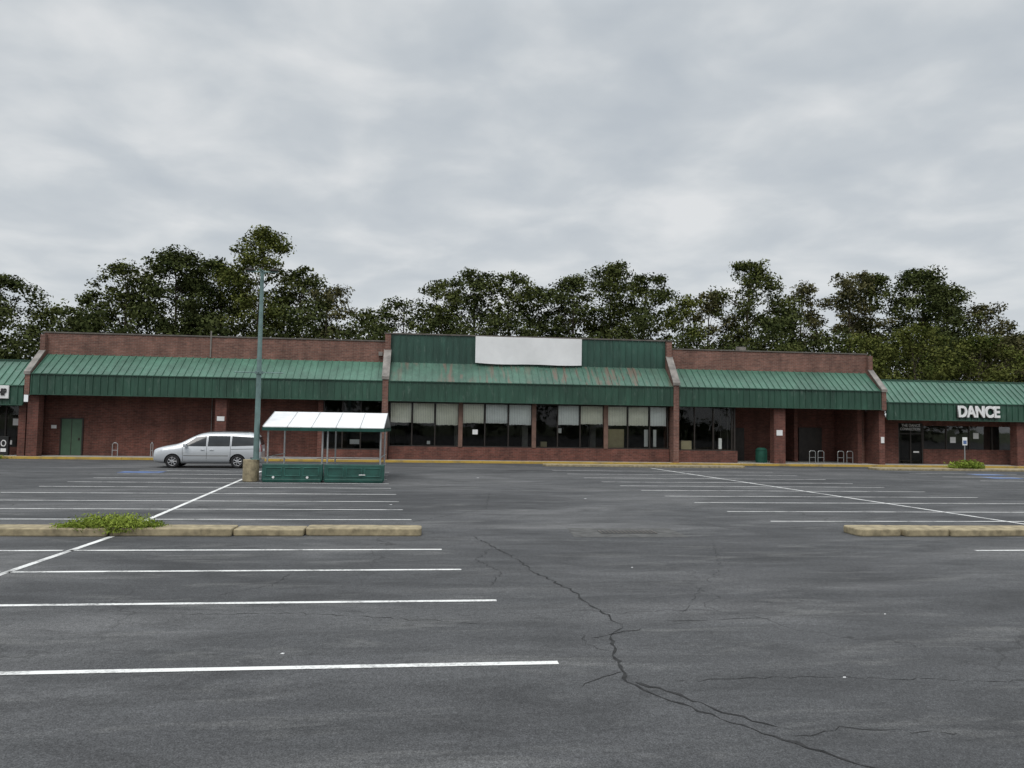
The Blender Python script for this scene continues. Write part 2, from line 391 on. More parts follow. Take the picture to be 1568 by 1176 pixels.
for x,y,h,r,m in ((44,72,12.3,3.6,'C'),(49.5,71,13.4,4,'C'),(55,70,12.2,3.8,'C'),(60.5,72,12.6,3.8,'D'),(66,70,12.5,4.3,'A'),(72,72,12,4.3,'C'),(38,75,11.6,3.4,'A')): tree(x,y,h,r,M['leaf'+m],zb=3.5,dens=1.4,leaf=.30)
def mass(name,n_,xr,yr,ztop,zmin,mat,lo,hi,ls,dn):
    Cs=[];Ns=[];Ss=[]
    for k in range(n_):
        cx=random.uniform(*xr); cy=random.uniform(*yr); t=ztop+1.3*math.sin(cx*.35)+math.sin(cx*.83+1)
        cz=random.uniform(zmin,t) if k%3 else random.uniform(t-3,t); cr=random.uniform(lo,hi); n=int(dn*cr*cr)
        d=rng.normal(size=(n,3)); d/=np.linalg.norm(d,axis=1,keepdims=True)
        Cs.append(np.array([cx,cy,cz])+d*cr*rng.uniform(.1,1.2,size=(n,1))**.6); Ns.append(d+rng.normal(size=(n,3))*.6); Ss.append(rng.uniform(ls*.6,ls*1.3,size=n))
    leaves_mesh(name,np.vstack(Cs),np.vstack(Ns),np.concatenate(Ss),mat,.65)
mass('distant_understory_foliage',400,(-66,92),(77,83),12.8,6.0,M['leafB'],1.0,1.9,.36,70)
mass('unseen_reflection_tree_row',260,(-110,120),(-62,-52),12,.5,M['leafB'],2.5,4.0,1.1,9)  # unseen foliage behind the camera, added to darken glass reflections and ambient light
# weeds
def weeds(cx,cy,z,lx,ly,h,n,name='weed_patch',mat='weed',sz=.09):
    Cs=[];Ns=[];Ss=[]
    for k in range(int(n/45)):
        a=random.uniform(-1,1); b_=random.uniform(-1,1)
        if a*a+b_*b_>1: continue
        px=cx+a*lx; py=cy+b_*ly; hh=h*(1-.6*abs(a)**2)*random.uniform(.45,1.15); sp=.05+hh*.18
        m=45; t=rng.uniform(0,1,size=m)
        C=np.stack([px+rng.normal(size=m)*sp*(.5+t),py+rng.normal(size=m)*sp*(.5+t),z+t*hh],1)
        Cs.append(C);Ns.append(rng.normal(size=(m,3))*.8+np.array([0,-.4,.5]));Ss.append(rng.uniform(sz*.5,sz*1.5,size=m))
    leaves_mesh(name,np.vstack(Cs),np.vstack(Ns),np.concatenate(Ss),M[mat],.30)
weeds(-6.6,16.22,.08,1.02,.30,.32,10500,sz=.07)
weeds(32.6,42.3,.13,1.1,.5,.5,2500,sz=.16)
weeds(-24.5,45.15,.0,.5,.1,.2,400,sz=.08)

# ------------------------------------------------------------------ buildings
YF=45.5; YW=47.2
B=empty('shopping_center_building',(0,47,0))
Part('sidewalk_pavement',M['sidewalk']).box(-60,70,45.42,50,0,.14).done()
kb=Part('kerb_yellow',M['yellow_paint'],bevel=.015)
x=-60
while x<70:
    kb.box(x+.004,x+2.996,45.2,45.417,0,.142); x+=3
kb.done()
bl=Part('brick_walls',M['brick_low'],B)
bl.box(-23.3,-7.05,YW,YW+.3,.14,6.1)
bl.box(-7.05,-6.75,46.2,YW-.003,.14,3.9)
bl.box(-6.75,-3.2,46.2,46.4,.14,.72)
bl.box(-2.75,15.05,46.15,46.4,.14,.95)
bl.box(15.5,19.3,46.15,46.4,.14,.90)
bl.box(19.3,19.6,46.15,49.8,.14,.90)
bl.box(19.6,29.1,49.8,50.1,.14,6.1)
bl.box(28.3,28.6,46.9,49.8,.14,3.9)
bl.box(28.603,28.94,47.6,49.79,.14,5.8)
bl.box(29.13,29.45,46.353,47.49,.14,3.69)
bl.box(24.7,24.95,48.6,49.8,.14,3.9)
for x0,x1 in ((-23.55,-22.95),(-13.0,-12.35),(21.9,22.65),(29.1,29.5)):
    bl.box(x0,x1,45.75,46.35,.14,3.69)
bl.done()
bp=Part('brick_parapet',M['brick'],B)
bp.box(-23.55,-3.1,YW,YW+.3,6.1,7.52)
bp.box(15.3,29.2,YW,YW+.3,6.1,7.50)
bp.box(-23.55,-23.302,YW+.3,74,.14,7.3); bp.box(28.95,29.2,YW+.3,74,.14,7.3)
def fin(x0,x1,top0=5.15,top1=6.95,wall=7.5,zb=.14):
    bp.prismx(x0,x1,[(45.42,zb),(45.42,top0),(46.9,top1),(46.9,wall),(47.5,wall),(47.5,zb)])
fin(-3.15,-2.80,wall=8.0); fin(15.10,15.45,wall=8.0)
fin(-23.62,-23.35,5.0,6.4,7.4,zb=3.7); fin(29.12,29.42,5.0,6.4,7.4,zb=3.7)
bp.done()
cp=Part('fin_caps',M['cap_metal'],B)
for x0,x1,a,b_ in ((-3.2,-2.75,5.15,6.95),(15.05,15.5,5.15,6.95),(-23.66,-23.31,5.0,6.4),(29.08,29.46,5.0,6.4)):
    cp.prismx(x0,x1,[(45.36,a-.12),(45.36,a+.06),(46.93,b_+.06),(46.93,b_+.0),(45.45,a),(45.415,a-.12)])
cp.done()
co=Part('parapet_coping',M['coping'],B)
co.box(-23.62,-3.16,YW-.05,YW+.35,7.523,7.60); co.box(15.46,29.26,YW-.05,YW+.35,7.503,7.58)
co.box(-2.79,15.09,YW-.08,YW+.35,8.02,8.10)
co.box(-3.22,-2.795,46.85,47.55,8.003,8.06); co.box(15.095,15.52,46.85,47.55,8.003,8.06)
co.done()
Part('flat_roof',M['roofing'],B).box(-23.3,28.9,YW+.31,74,5.9,6.0).done()
gw=Part('center_upper_wall',M['wall_green'],B)
gw.box(-2.79,15.09,YW,YW+.3,6.0,8.02)
x=-2.7
while x<15.05:
    gw.box(x,x+.04,YW-.05,YW-.001,6.2,8.02); x+=.42
gw.done()
def mansard(name,x0,x1,zf0,zf1,zt,mat,parent,fm,yt=YW,rib=.42):
    p=Part(name+'_roof',mat,parent)
    p.prismx(x0,x1,[(YF,zf1),(yt,zt),(yt,zt-.12),(YF+.02,zf1-.12)])
    sl=math.hypot(yt-YF,zt-zf1); ny=-(zt-zf1)/sl; nz=(yt-YF)/sl; x=x0+.1
    while x<x1-.05:
        p.prismx(x,x+.035,[(YF+ny*.002,zf1+nz*.002),(YF+ny*.055,zf1+nz*.055),(yt+ny*.055,zt+nz*.055),(yt+ny*.002,zt+nz*.002)])
        x+=rib
    p.done()
    f=Part(name+'_fascia',fm,parent)
    f.box(x0,x1,YF-.02,YF+.09,zf0,zf1-.03)
    x=x0+.05
    while x<x1-.05:
        f.box(x,x+.05,YF-.065,YF-.021,zf0+.03,zf1-.05); x+=.42
    f.done()
    t=Part(name+'_trim',fm,parent); t.box(x0,x1,YF-.09,YF-.0,zf1-.028,zf1+.03) ; t.box(x0,x1,YF-.08,YF-.021,zf0-.03,zf0+.028); t.done()
mansard('left_mansard',-23.34,-3.16,3.74,4.93,6.22,M['roof_green'],B,M['fascia_green'])
mansard('center_mansard',-2.79,15.09,3.74,4.93,6.22,M['roof_rust'],B,M['fascia_green'])
mansard('right_mansard',15.46,29.11,3.74,4.93,6.22,M['roof_green'],B,M['fascia_green'])
sf=Part('soffit',M['soffit'],B)
sf.box(-23.3,-7.06,YF+.1,YW-.01,3.86,3.92); sf.box(-7.04,-3.17,YF+.1,46.4,3.86,3.92); sf.box(-2.78,15.08,YF+.1,46.4,3.86,3.92)
sf.box(15.47,19.6,YF+.1,46.4,3.86,3.92); sf.box(19.61,29.1,YF+.1,49.8,3.86,3.92); sf.done()
hd=Part('window_heads',M['bronze'],B)
hd.box(-6.74,-3.17,46.2,46.35,3.72,3.86); hd.box(-2.78,15.08,46.2,46.35,3.72,3.86); hd.box(15.47,19.58,46.2,46.35,3.72,3.86); hd.box(19.40,19.50,46.36,49.79,3.71,3.93)
gl=Part('window_glass',M['glass'],B)
fr_=Part('window_frames',M['bronze'],B)
bpz=Part('brown_posts',M['brown_post'],B)
def pane(p,x0,x1,y,z0,z1): p.quad((x0,y,z0),(x1,y,z0),(x1,y,z1),(x0,y,z1))
pane(gl,-6.74,-3.2,46.27,.74,3.70); pane(gl,-2.74,15.04,46.27,.98,3.70); pane(gl,15.5,19.42,46.27,.93,3.70)
gl.quad((19.44,46.35,.93),(19.44,49.7,.93),(19.44,49.7,3.7),(19.44,46.35,3.7))
for x in (-6.72,-5.6,-4.5,-3.24): fr_.box(x,x+.06,46.2,46.34,.725,3.715)
fr_.box(-6.74,-3.2,46.215,46.325,.722,.79)
M1=[-2.72,-1.34,.08,3.19,4.67,7.8,9.25,12.35,13.78,14.96]
for x in M1: fr_.box(x-.03,x+.03,46.2,46.34,.955,3.715)
fr_.box(-2.74,15.04,46.215,46.325,.952,1.02)
fr_.box(-2.74,15.04,46.235,46.315,3.64,3.712)
for x in (1.66,6.28,10.9): bpz.box(x-.13,x+.13,46.1,46.36,.953,3.718)
for x in (15.55,16.75,18.0,19.25): fr_.box(x-.03,x+.03,46.2,46.34,.903,3.715)
fr_.box(19.38,19.48,46.2,46.34,.903,3.715)
fr_.box(15.48,19.37,46.215,46.325,.902,.97)
for y in (47.4,48.6,49.7): fr_.box(19.41,19.48,y-.03,y+.03,.903,3.715)
gl.done();fr_.done();bpz.done();hd.done()
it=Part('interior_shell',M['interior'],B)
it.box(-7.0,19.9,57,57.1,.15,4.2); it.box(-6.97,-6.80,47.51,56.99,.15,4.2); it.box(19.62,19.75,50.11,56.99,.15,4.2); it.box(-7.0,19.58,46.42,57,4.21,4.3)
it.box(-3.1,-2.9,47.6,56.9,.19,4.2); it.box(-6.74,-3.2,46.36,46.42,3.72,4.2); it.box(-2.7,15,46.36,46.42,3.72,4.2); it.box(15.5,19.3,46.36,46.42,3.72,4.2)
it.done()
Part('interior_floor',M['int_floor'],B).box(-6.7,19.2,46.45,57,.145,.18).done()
ic=Part('interior_columns',M['soffit'],B)
for x in (1.6,6.2,10.9,16.6): ic.box(x-.2,x+.2,50,50.4,.19,3.9)
ic.done()
blw=Part('blinds_white',M['blind_w'],B); blb=Part('blinds_beige',M['blind_b'],B)
bays=[(-2.66,-1.40,2.42,'b'),(-1.28,.02,2.40,'b'),(.14,1.50,2.30,'b'),(1.82,3.13,2.45,'b'),(3.25,4.61,2.46,'w'),(4.73,6.12,2.38,'w'),(7.86,9.19,2.42,'w'),(9.31,10.74,2.50,'b'),(11.06,12.29,2.44,'b'),(12.41,13.72,2.44,'b'),(13.84,14.9,2.44,'w')]
for a,b_,zb,c in bays:
    P_=blw if c=='w' else blb
    x=a
    while x<b_-.02:
        w=min(.105,b_-x); dy=random.uniform(0,.012)
        P_.box(x+.002,x+w-.002,46.345+dy,46.355+dy,zb+random.uniform(-.015,.015),3.64); x+=.108
blw.done();blb.done()
st=Part('interior_displays',M['card'],B)
st.box(11.1,12.2,46.6,46.7,.19,2.2); st.box(7.0,7.4,48,48.4,.19,1.3); st.box(16.2,16.9,47.2,47.7,.19,1.5); st.done()
st=Part('interior_papers',M['white'],B)
st.box(13.5,13.75,46.5,46.52,1.1,2.2); st.box(14.1,14.3,46.5,46.52,1.1,2.2); st.box(2.42,2.75,46.24,46.262,1.75,2.05); st.box(18.6,18.8,46.8,46.9,1.0,1.7); st.box(-5.3,-4.7,48,48.1,1.0,1.3)
st.box(7.9,8.1,46.5,46.52,1.9,2.2); st.box(-.4,-.2,46.5,46.52,1.1,1.3); st.done()
dd=Part('service_door',M['door_green'],B,bevel=.01); dd.box(-22.28,-21.12,YW-.06,YW-.003,.15,2.32); dd.done()
dd=Part('service_door_frame',M['bronze'],B); dd.box(-22.36,-22.283,YW-.08,YW-.003,.15,2.40); dd.box(-21.117,-21.04,YW-.08,YW-.003,.15,2.40); dd.box(-22.28,-21.12,YW-.08,YW-.003,2.323,2.40)
dd.box(-21.72,-21.69,YW-.075,YW-.061,.2,2.3); dd.box(-21.3,-21.22,YW-.10,YW-.061,1.05,1.2); dd.done()
dd=Part('recess_doors',M['bronze'],B); dd.box(20.2,21.6,49.7,49.797,.15,2.4); dd.box(25.6,27.3,49.7,49.797,.15,2.5); dd.done()
pq=Part('wall_plaques',M['white'],B)
pq.box(-12.88,-12.45,45.72,45.747,2.35,2.62); pq.box(22.05,22.45,45.72,45.747,1.95,2.3); pq.box(29.2,29.42,45.70,45.747,1.55,1.95)
pq.box(-22.9,-22.6,YW-.02,YW-.003,1.75,1.95); pq.done()
rp=Part('roof_vent_pipe',M['cap_metal'],B); rp.tube((-13.8,YW-.06,6.25),(-13.8,YW-.06,7.9),.04); rp.tube((21.5,50,6.0),(21.5,50,8.1),.35,.35,14)
rp.box(-3.55,-3.3,46.95,47.15,6.6,6.85); rp.tube((-13.6,YW-.03,.2),(-13.6,YW-.03,3.85),.025)
rp.done()
def cloth(name,x0,x1,z0,z1,y,mat,parent,sag=.12):
    p=Part(name,mat,parent,smooth=True); nx,nz=40,8
    for j in range(nz+1):
        for i in range(nx+1):
            u=i/nx; v=j/nz
            z=z0+(z1-z0)*v-(1-v)*sag*(.5*math.sin(u*math.pi)+.25*math.sin(u*9)) 
            yy=y-.04*math.sin(u*11+v*2)*(1-v*.6)-.02*math.sin(u*31)
            p.v.append((x0+(x1-x0)*u,yy,z))
    for j in range(nz):
        for i in range(nx):
            a=j*(nx+1)+i; p.f.append([a,a+1,a+nx+2,a+nx+1])
    return p.done()
cloth('blank_sign_banner',2.55,9.45,6.30,8.0,46.93,M['banner'],B)

def text(body,x,y,z,size,mat,name,parent=None,align='LEFT',ext=.03,off=0.0,sx=1):
    c=bpy.data.curves.new(name,'FONT'); c.body=body; c.size=size; c.extrude=ext; c.offset=off; c.align_x=align; c.materials.append(mat)
    o=bpy.data.objects.new(name,c); COL.objects.link(o); o.location=(x,y,z); o.rotation_euler=(math.pi/2,0,0); o.scale=(sx,1,1)
    dg=bpy.context.evaluated_depsgraph_get(); me=bpy.data.meshes.new_from_object(o.evaluated_get(dg))
    bpy.context.view_layer.update(); mw=o.matrix_world.copy()
    bpy.data.objects.remove(o); me.transform(mw)
    o=bpy.data.objects.new(name,me); COL.objects.link(o)
    if parent: o.parent=parent; o.matrix_parent_inverse=Matrix.Translation(-Vector(parent.location))
    return o

def neighbour(name,x0,x1):
    e=empty(name,((x0+x1)/2,47,0))
    mansard('mansard',x0,x1,3.1,4.22,5.72,M['roof_green'],e,M['fascia_green'])
    Part('roof_edge',M['fascia_green'],e).box(x0,x1,YW,YW+.25,5.5,5.86).done()
    Part('flat_roof',M['roofing'],e).box(x0,x1,YW+.26,72,5.3,5.4).done()
    Part('soffit',M['soffit'],e).box(x0,x1,YF+.1,YW+.2,3.25,3.3).done()
    return e
E=neighbour('dance_studio_building',29.5,62)
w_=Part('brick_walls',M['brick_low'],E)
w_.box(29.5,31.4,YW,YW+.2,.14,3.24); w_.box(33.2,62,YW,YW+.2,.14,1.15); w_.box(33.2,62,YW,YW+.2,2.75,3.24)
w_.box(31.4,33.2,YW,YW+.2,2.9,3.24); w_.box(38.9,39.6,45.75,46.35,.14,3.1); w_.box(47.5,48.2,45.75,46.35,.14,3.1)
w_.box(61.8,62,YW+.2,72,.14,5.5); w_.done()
g2=Part('window_glass',M['glass'],E); pane(g2,33.25,61.7,YW+.06,1.16,2.74); pane(g2,31.45,33.15,YW+.06,.2,2.88); g2.done()
f2=Part('window_frames',M['bronze'],E)
for x in (33.23,34.9,36.6,38.3,40,41.7,43.4,45): f2.box(x-.03,x+.03,YW+.01,YW+.12,1.153,2.747)
for x in (31.43,32.3,33.14): f2.box(x-.04,x+.04,YW+.02,YW+.12,.15,2.89)
f2.box(31.4,33.2,YW+.03,YW+.11,2.15,2.22); f2.done()
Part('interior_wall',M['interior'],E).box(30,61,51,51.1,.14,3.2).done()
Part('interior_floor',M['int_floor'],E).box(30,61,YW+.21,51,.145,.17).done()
text('THE DANCE',31.62,YW-.02,2.66,.26,M['white'],'window_sign_top',E,ext=.004,sx=.95); text('CONNECTION',31.52,YW-.02,2.42,.24,M['white'],'window_sign_bottom',E,ext=.004,sx=.9)
text('DANCE',34.35,YF-.17,3.36,1.02,M['white'],'channel_letters',E,ext=.05,off=.035,sx=.86)
text('DANCE',34.31,YF-.10,3.34,1.02,M['black'],'channel_letter_returns',E,ext=.018,off=.06,sx=.865)
ps=Part('posters',M['white'],E); ps.box(35.2,35.6,YW+.03,YW+.05,1.6,2.0); ps.box(36.9,37.3,YW+.03,YW+.05,1.9,2.3); ps.box(32.5,32.9,YW+.03,YW+.05,.9,1.0); ps.done()
E=neighbour('shipping_store_building',-56,-23.7)
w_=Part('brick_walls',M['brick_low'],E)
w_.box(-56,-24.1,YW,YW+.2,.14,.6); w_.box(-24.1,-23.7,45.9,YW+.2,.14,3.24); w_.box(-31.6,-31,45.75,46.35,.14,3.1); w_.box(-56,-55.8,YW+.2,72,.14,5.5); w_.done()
g2=Part('window_glass',M['glass'],E); pane(g2,-55.9,-24.15,YW+.06,.61,3.2); g2.done()
f2=Part('window_frames',M['bronze'],E)
x=-24.2
while x>-55: f2.box(x-.04,x+.04,YW+.01,YW+.12,.603,3.24); x-=1.3
f2.box(-55.9,-24.25,YW+.02,YW+.11,2.3,2.37); f2.done()
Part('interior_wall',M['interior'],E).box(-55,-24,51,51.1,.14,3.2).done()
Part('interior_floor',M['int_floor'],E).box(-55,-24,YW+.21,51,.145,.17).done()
sb=Part('sign_board',M['white'],E,bevel=.02); sb.box(-29.5,-24.4,YF-.2,YF-.10,3.45,4.2); sb.done()
text('PACK & SHIP',-24.5,YF-.23,3.64,.56,M['black'],'sign_letters',E,'RIGHT',ext=.02,off=.01,sx=.55)
ps=Part('posters',M['white'],E); ps.box(-25.6,-25.1,YW+.03,YW+.05,.75,1.0); ps.box(-25.1,-24.7,YW+.03,YW+.05,1.9,2.3); ps.box(-26.5,-26.2,YW+.03,YW+.05,1.7,2.5); ps.done()
iv=empty('propane_sign_board',(-25.0,46.4,0))
q=Part('board',M['black'],iv,bevel=.02); q.box(-25.3,-24.8,46.3,46.5,.15,1.25); q.done()
q=Part('ring',M['white'],iv)
for k in range(16):
    a=k*math.pi/8; a2=(k+1)*math.pi/8; q.tube((-25.05+.13*math.cos(a),46.28,.85+.17*math.sin(a)),(-25.05+.13*math.cos(a2),46.28,.85+.17*math.sin(a2)),.03,n=6)
q.box(-25.2,-24.9,46.27,46.295,.35,.55); q.done()

# ------------------------------------------------------------------ street furniture
PX,PY=-6.98,30.3
e=empty('parking_lot_light_pole',(PX,PY,0))
Part('pedestal',M['kerbstone'],e,bevel=.02).tube((PX-.18,PY,0),(PX-.18,PY,.86),.31,.31,20).done()
p=Part('shaft',M['pole'],e,smooth=False); p.tube((PX,PY,.86),(PX,PY,8.45),.115,.07,14); p.box(PX-.17,PX+.17,PY-.17,PY+.17,.862,.90); p.done()
p=Part('cross_arms',M['pole'],e); p.tube((PX-.6,PY,8.38),(PX+.6,PY,8.38),.03); p.tube((PX,PY-.5,8.40),(PX,PY+.5,8.40),.03)
p.tube((PX-.95,PY,4.32),(PX+.95,PY,4.32),.018); p.tube((PX,PY-.5,4.32),(PX,PY+.5,4.32),.018); p.box(PX-.13,PX+.13,PY-.13,PY+.13,4.26,4.38)
p.done()
p=Part('lamp_heads',M['bronze'],e,bevel=.01)
p.box(PX-.62,PX-.30,PY-.10,PY+.10,8.42,8.49); p.box(PX+.30,PX+.62,PY-.10,PY+.10,8.42,8.49)
p.done()
p=Part('lamp_stub',M['bronze'],e); p.tube((PX,PY,8.45),(PX,PY,8.58),.04); p.done()
e=empty('cart_corral_shelter',(-4.3,31.8,0))
p=Part('barrier_panels',M['plastic_green'],e,bevel=.03)
for a,b_ in ((-6.66,-4.32),(-4.28,-1.92)):
    p.prismx(a,b_,[(29.86,.06),(29.95,.72),(30.10,.72),(30.20,.06)])
    p.box(a+.05,b_-.05,29.80,30.26,.0,.14)
p.done()
p=Part('barrier_ribs',M['plastic_rib'],e,bevel=.01)
for a,b_ in ((-6.66,-4.32),(-4.28,-1.92)):
    n=3
    for k in range(n):
        u0=a+.10+(b_-a-.2)/n*k+.05; u1=a+.10+(b_-a-.2)/n*(k+1)-.05
        for (s0,s1,t0,t1) in ((u0,u1,.56,.585),(u0,u1,.24,.265),(u0,u0+.025,.266,.559),(u1-.025,u1,.266,.559)):
            yy=lambda z:29.86+.09*(z-.06)/.66
            p.prismx(s0,s1,[(yy(t0)-.03,t0),(yy(t1)-.03,t1),(yy(t1)+.02,t1),(yy(t0)+.02,t0)])
p.done()
p=Part('stickers',M['white'],e); p.box(-2.9,-2.65,29.78,29.80,.3,.33); p.tube((-6.2,29.82,.2),(-6.2,29.83,.2),.05); p.tube((-4.9,29.82,.2),(-4.9,29.83,.2),.05); p.done()
p=Part('frame_posts',M['steel'],e)
for x in (-6.55,-4.42,-4.22,-2.12):
    p.tube((x,30.35,0),(x,30.35,2.12),.035)
for x in (-6.65,-4.4,-2.2): p.tube((x,34.2,0),(x,34.2,2.12),.035)
for x in (-6.62,-2.15):
    for z in (.5,.95): p.tube((x,30.35,z),(x,34.2,z),.022)
    p.tube((x,30.35,2.1),(x,32.3,2.66),.022); p.tube((x,32.3,2.66),(x,34.2,2.1),.022)
for z in (.5,.95): p.tube((-6.62,30.45,z),(-2.15,30.45,z),.02)
p.done()
p=Part('canopy_panels',M['canopy_white'],e)
n=5; X0,X1=-6.72,-1.98
for k in range(n):
    a=X0+(X1-X0)/n*k; b_=X0+(X1-X0)/n*(k+1)
    p.prismx(a+.012,b_-.012,[(30.1,2.18),(32.3,2.80),(34.5,2.18),(34.5,2.15),(32.3,2.77),(30.1,2.15)])
p.done()
p=Part('canopy_battens',M['steel'],e)
for k in range(n+1):
    a=X0+(X1-X0)/n*k; p.prismx(a-.011,a+.011,[(30.08,2.19),(32.3,2.815),(34.52,2.19),(34.52,2.17),(32.3,2.79),(30.08,2.17)])
p.done()
p=Part('canopy_green_edge',M['plastic_green'],e); p.box(X0,X1,30.06,30.095,2.02,2.15); p.box(X0,X1,34.505,34.54,2.02,2.15); p.box(X0-.03,X0-.003,30.1,34.5,2.02,2.14); p.box(X1+.003,X1+.03,30.1,34.5,2.02,2.14); p.done()

e=empty('trash_can',(21.55,46.9,.14))
p=Part('drum',M['can_green'],e,smooth=False); p.tube((21.55,46.9,.14),(21.55,46.9,.98),.32,.36,20)
for k in range(20):
    a=k*math.pi/10; p.box(21.55+.355*math.cos(a)-.012,21.55+.355*math.cos(a)+.012,46.9+.355*math.sin(a)-.012,46.9+.355*math.sin(a)+.012,.18,.95)
p.done()
p=Part('lid',M['can_green'],e); p.tube((21.55,46.9,.985),(21.55,46.9,1.12),.38,.22,20); p.done()
def hoop(name,x,y,w,h):
    e=empty(name,(x,y,.14)); p=Part('loop',M['steel'],e)
    p.path([(x,y,.14),(x,y,h*.9+.14),(x+.08,y,h+.14),(x+w-.08,y,h+.14),(x+w,y,h*.9+.14),(x+w,y,.14)],.024); p.tube((x,y,.5),(x+w,y,.5),.016); p.done()
for x in (25.1,25.7,27.1,27.75): hoop('bike_rack',x,47.3,.42,.8)
hoop('bike_rack',-19.1,46.6,.3,.8); hoop('bike_rack',-16.9,46.6,.12,.85)
def signpost(x,y,z0,h,name='parking_sign'):
    e=empty(name,(x,y,z0)); Part('post',M['steel'],e).box(x-.025,x+.025,y-.02,y+.02,z0,z0+h).done()
    Part('plate',M['white'],e,bevel=.005).box(x-.16,x+.16,y-.035,y-.022,z0+h-.5,z0+h).done()
    Part('plate_band',M['blue_paint'],e).box(x-.11,x+.11,y-.045,y-.0355,z0+h-.42,z0+h-.2).done()
signpost(33.0,43.0,.13,1.9)

# ------------------------------------------------------------------ van
def build_van(loc,yaw):
    V=empty('silver_minivan',loc); V.rotation_euler=(0,0,yaw)
    stn=[(-2.56,.34,.74,.68,.80,.64,.85),(-2.48,.25,.88,.78,.92,.74,.97),(-2.15,.21,.94,.87,1.01,.79,1.07),(-1.7,.20,.96,.94,1.09,.80,1.16),(-1.35,.20,.965,.97,1.16,.79,1.23),(-.95,.20,.97,.99,1.40,.74,1.49),(-.5,.20,.97,1.0,1.61,.70,1.72),(.0,.20,.97,1.01,1.69,.70,1.81),(.8,.20,.97,1.02,1.70,.70,1.84),(1.6,.20,.97,1.03,1.69,.70,1.83),(2.15,.21,.96,1.04,1.66,.69,1.79),(2.40,.22,.945,1.04,1.57,.69,1.69),(2.51,.25,.93,1.0,1.26,.75,1.30),(2.58,.32,.88,.78,.84,.76,.86)]
    bm=bmesh.new(); rings=[]
    for x,zb,w,zbelt,zr,wr,zt in stn:
        half=[(0,zb),(w*.8,zb),(w*.97,zb+.10),(w,(zb+zbelt)*.5),(w*.985,zbelt),(wr+(w-wr)*.12,zr-(zr-zbelt)*.12),(wr,zr),(wr*.72,zr+(zt-zr)*.7),(0,zt)]
        ring=[bm.verts.new((x,-y,z)) for y,z in half]+[bm.verts.new((x,y,z)) for y,z in half[-2:0:-1]]
        rings.append(ring)
    n=len(rings[0])
    for a,b_ in zip(rings[:-1],rings[1:]):
        for k in range(n): bm.faces.new((a[k],a[(k+1)%n],b_[(k+1)%n],b_[k]))
    bm.faces.new(rings[0][::-1]); bm.faces.new(rings[-1])
    bmesh.ops.recalc_face_normals(bm,faces=bm.faces)
    me=bpy.data.meshes.new('body'); bm.to_mesh(me); bm.free(); me.materials.append(M['silver']); me.materials.append(M['black'])
    o=bpy.data.objects.new('body',me); COL.objects.link(o)
    o.modifiers.new('s','SUBSURF').levels=2; o.modifiers['s'].render_levels=2
    cut=Part('cut',M['black'])
    WX=(-1.60,1.45)
    for wx in WX:
        cut.tube((wx,-1.2,.33),(wx,-.68,.33),.39,n=28); cut.tube((wx,1.2,.33),(wx,.68,.33),.39,n=28)
    c=cut.done()
    md=o.modifiers.new('bo','BOOLEAN'); md.object=c; md.operation='DIFFERENCE'; md.solver='EXACT'
    bpy.context.view_layer.update()
    dg=bpy.context.evaluated_depsgraph_get(); em=bpy.data.meshes.new_from_object(o.evaluated_get(dg))
    o.modifiers.clear(); o.data=em; bpy.data.objects.remove(c)
    for p in em.polygons: p.use_smooth=True
    em.set_sharp_from_angle(angle=math.radians(38))
    o.parent=V
    bvh=BVHTree.FromPolygons([v.co.copy() for v in em.vertices],[tuple(p.vertices) for p in em.polygons])
    def decal(name,quad,axis,mat,off=.006,nu=10,nv=5):
        p=Part(name,mat,None,smooth=True)
        for j in range(nv+1):
            for i in range(nu+1):
                u=i/nu;v=j/nv
                a=[(1-u)*(1-v)*quad[0][k]+u*(1-v)*quad[1][k]+u*v*quad[2][k]+(1-u)*v*quad[3][k] for k in (0,1)]
                if axis in 'LR':
                    s=-1 if axis=='L' else 1; org=Vector((a[0],s*3,a[1])); d=Vector((0,-s,0))
                else:
                    s=-1 if axis=='F' else 1; org=Vector((s*5,a[0],a[1])); d=Vector((-s,0,0))
                hit=bvh.ray_cast(org,d)
                h=hit[0] if hit[0] else org+d*2.1
                p.v.append(tuple(h-d*off))
        for j in range(nv):
            for i in range(nu):
                q=j*(nu+1)+i; p.f.append([q,q+1,q+nu+2,q+nu+1])
        ob=p.done(); ob.parent=V; return ob
    for ax,sd in (('L','left'),('R','right')):
        decal('window_front_'+sd,[(-1.16,1.08),(-.06,1.08),(-.06,1.59),(-.56,1.52)],ax,M['van_glass'])
        decal('window_middle_'+sd,[(.02,1.08),(1.06,1.09),(1.06,1.60),(.02,1.60)],ax,M['van_glass'])
        decal('window_rear_'+sd,[(1.14,1.09),(2.32,1.14),(2.20,1.54),(1.14,1.60)],ax,M['van_glass'])
        for k,(xa,za,xb,zb) in enumerate(((-1.12,.36,-1.16,1.05),(-.02,.36,-.02,1.60),(1.10,.40,1.10,1.61))):
            decal('door_seam_%s_%d'%(sd,k),[(xa-.008,za),(xa+.008,za),(xb+.008,zb),(xb-.008,zb)],ax,M['black'],.003,1,10)
        decal('track_'+sd,[(1.12,.93),(2.3,.96),(2.3,.98),(1.12,.95)],ax,M['black'],.003,10,1)
        decal('rocker_'+sd,[(-1.15,.25),(1.0,.25),(1.0,.31),(-1.15,.31)],ax,M['black'],.003,10,1)
        decal('headlight_side_'+sd,[(-2.44,.72),(-2.12,.78),(-2.08,.92),(-2.40,.88)],ax,M['clear_lens'],.004)
        decal('taillight_side_'+sd,[(2.38,.84),(2.50,.84),(2.46,1.22),(2.38,1.22)],ax,M['red_lens'],.006)
        decal('bumper_strip_'+sd,[(2.05,.50),(2.52,.50),(2.52,.54),(2.05,.54)],ax,M['black'],.003,8,1)
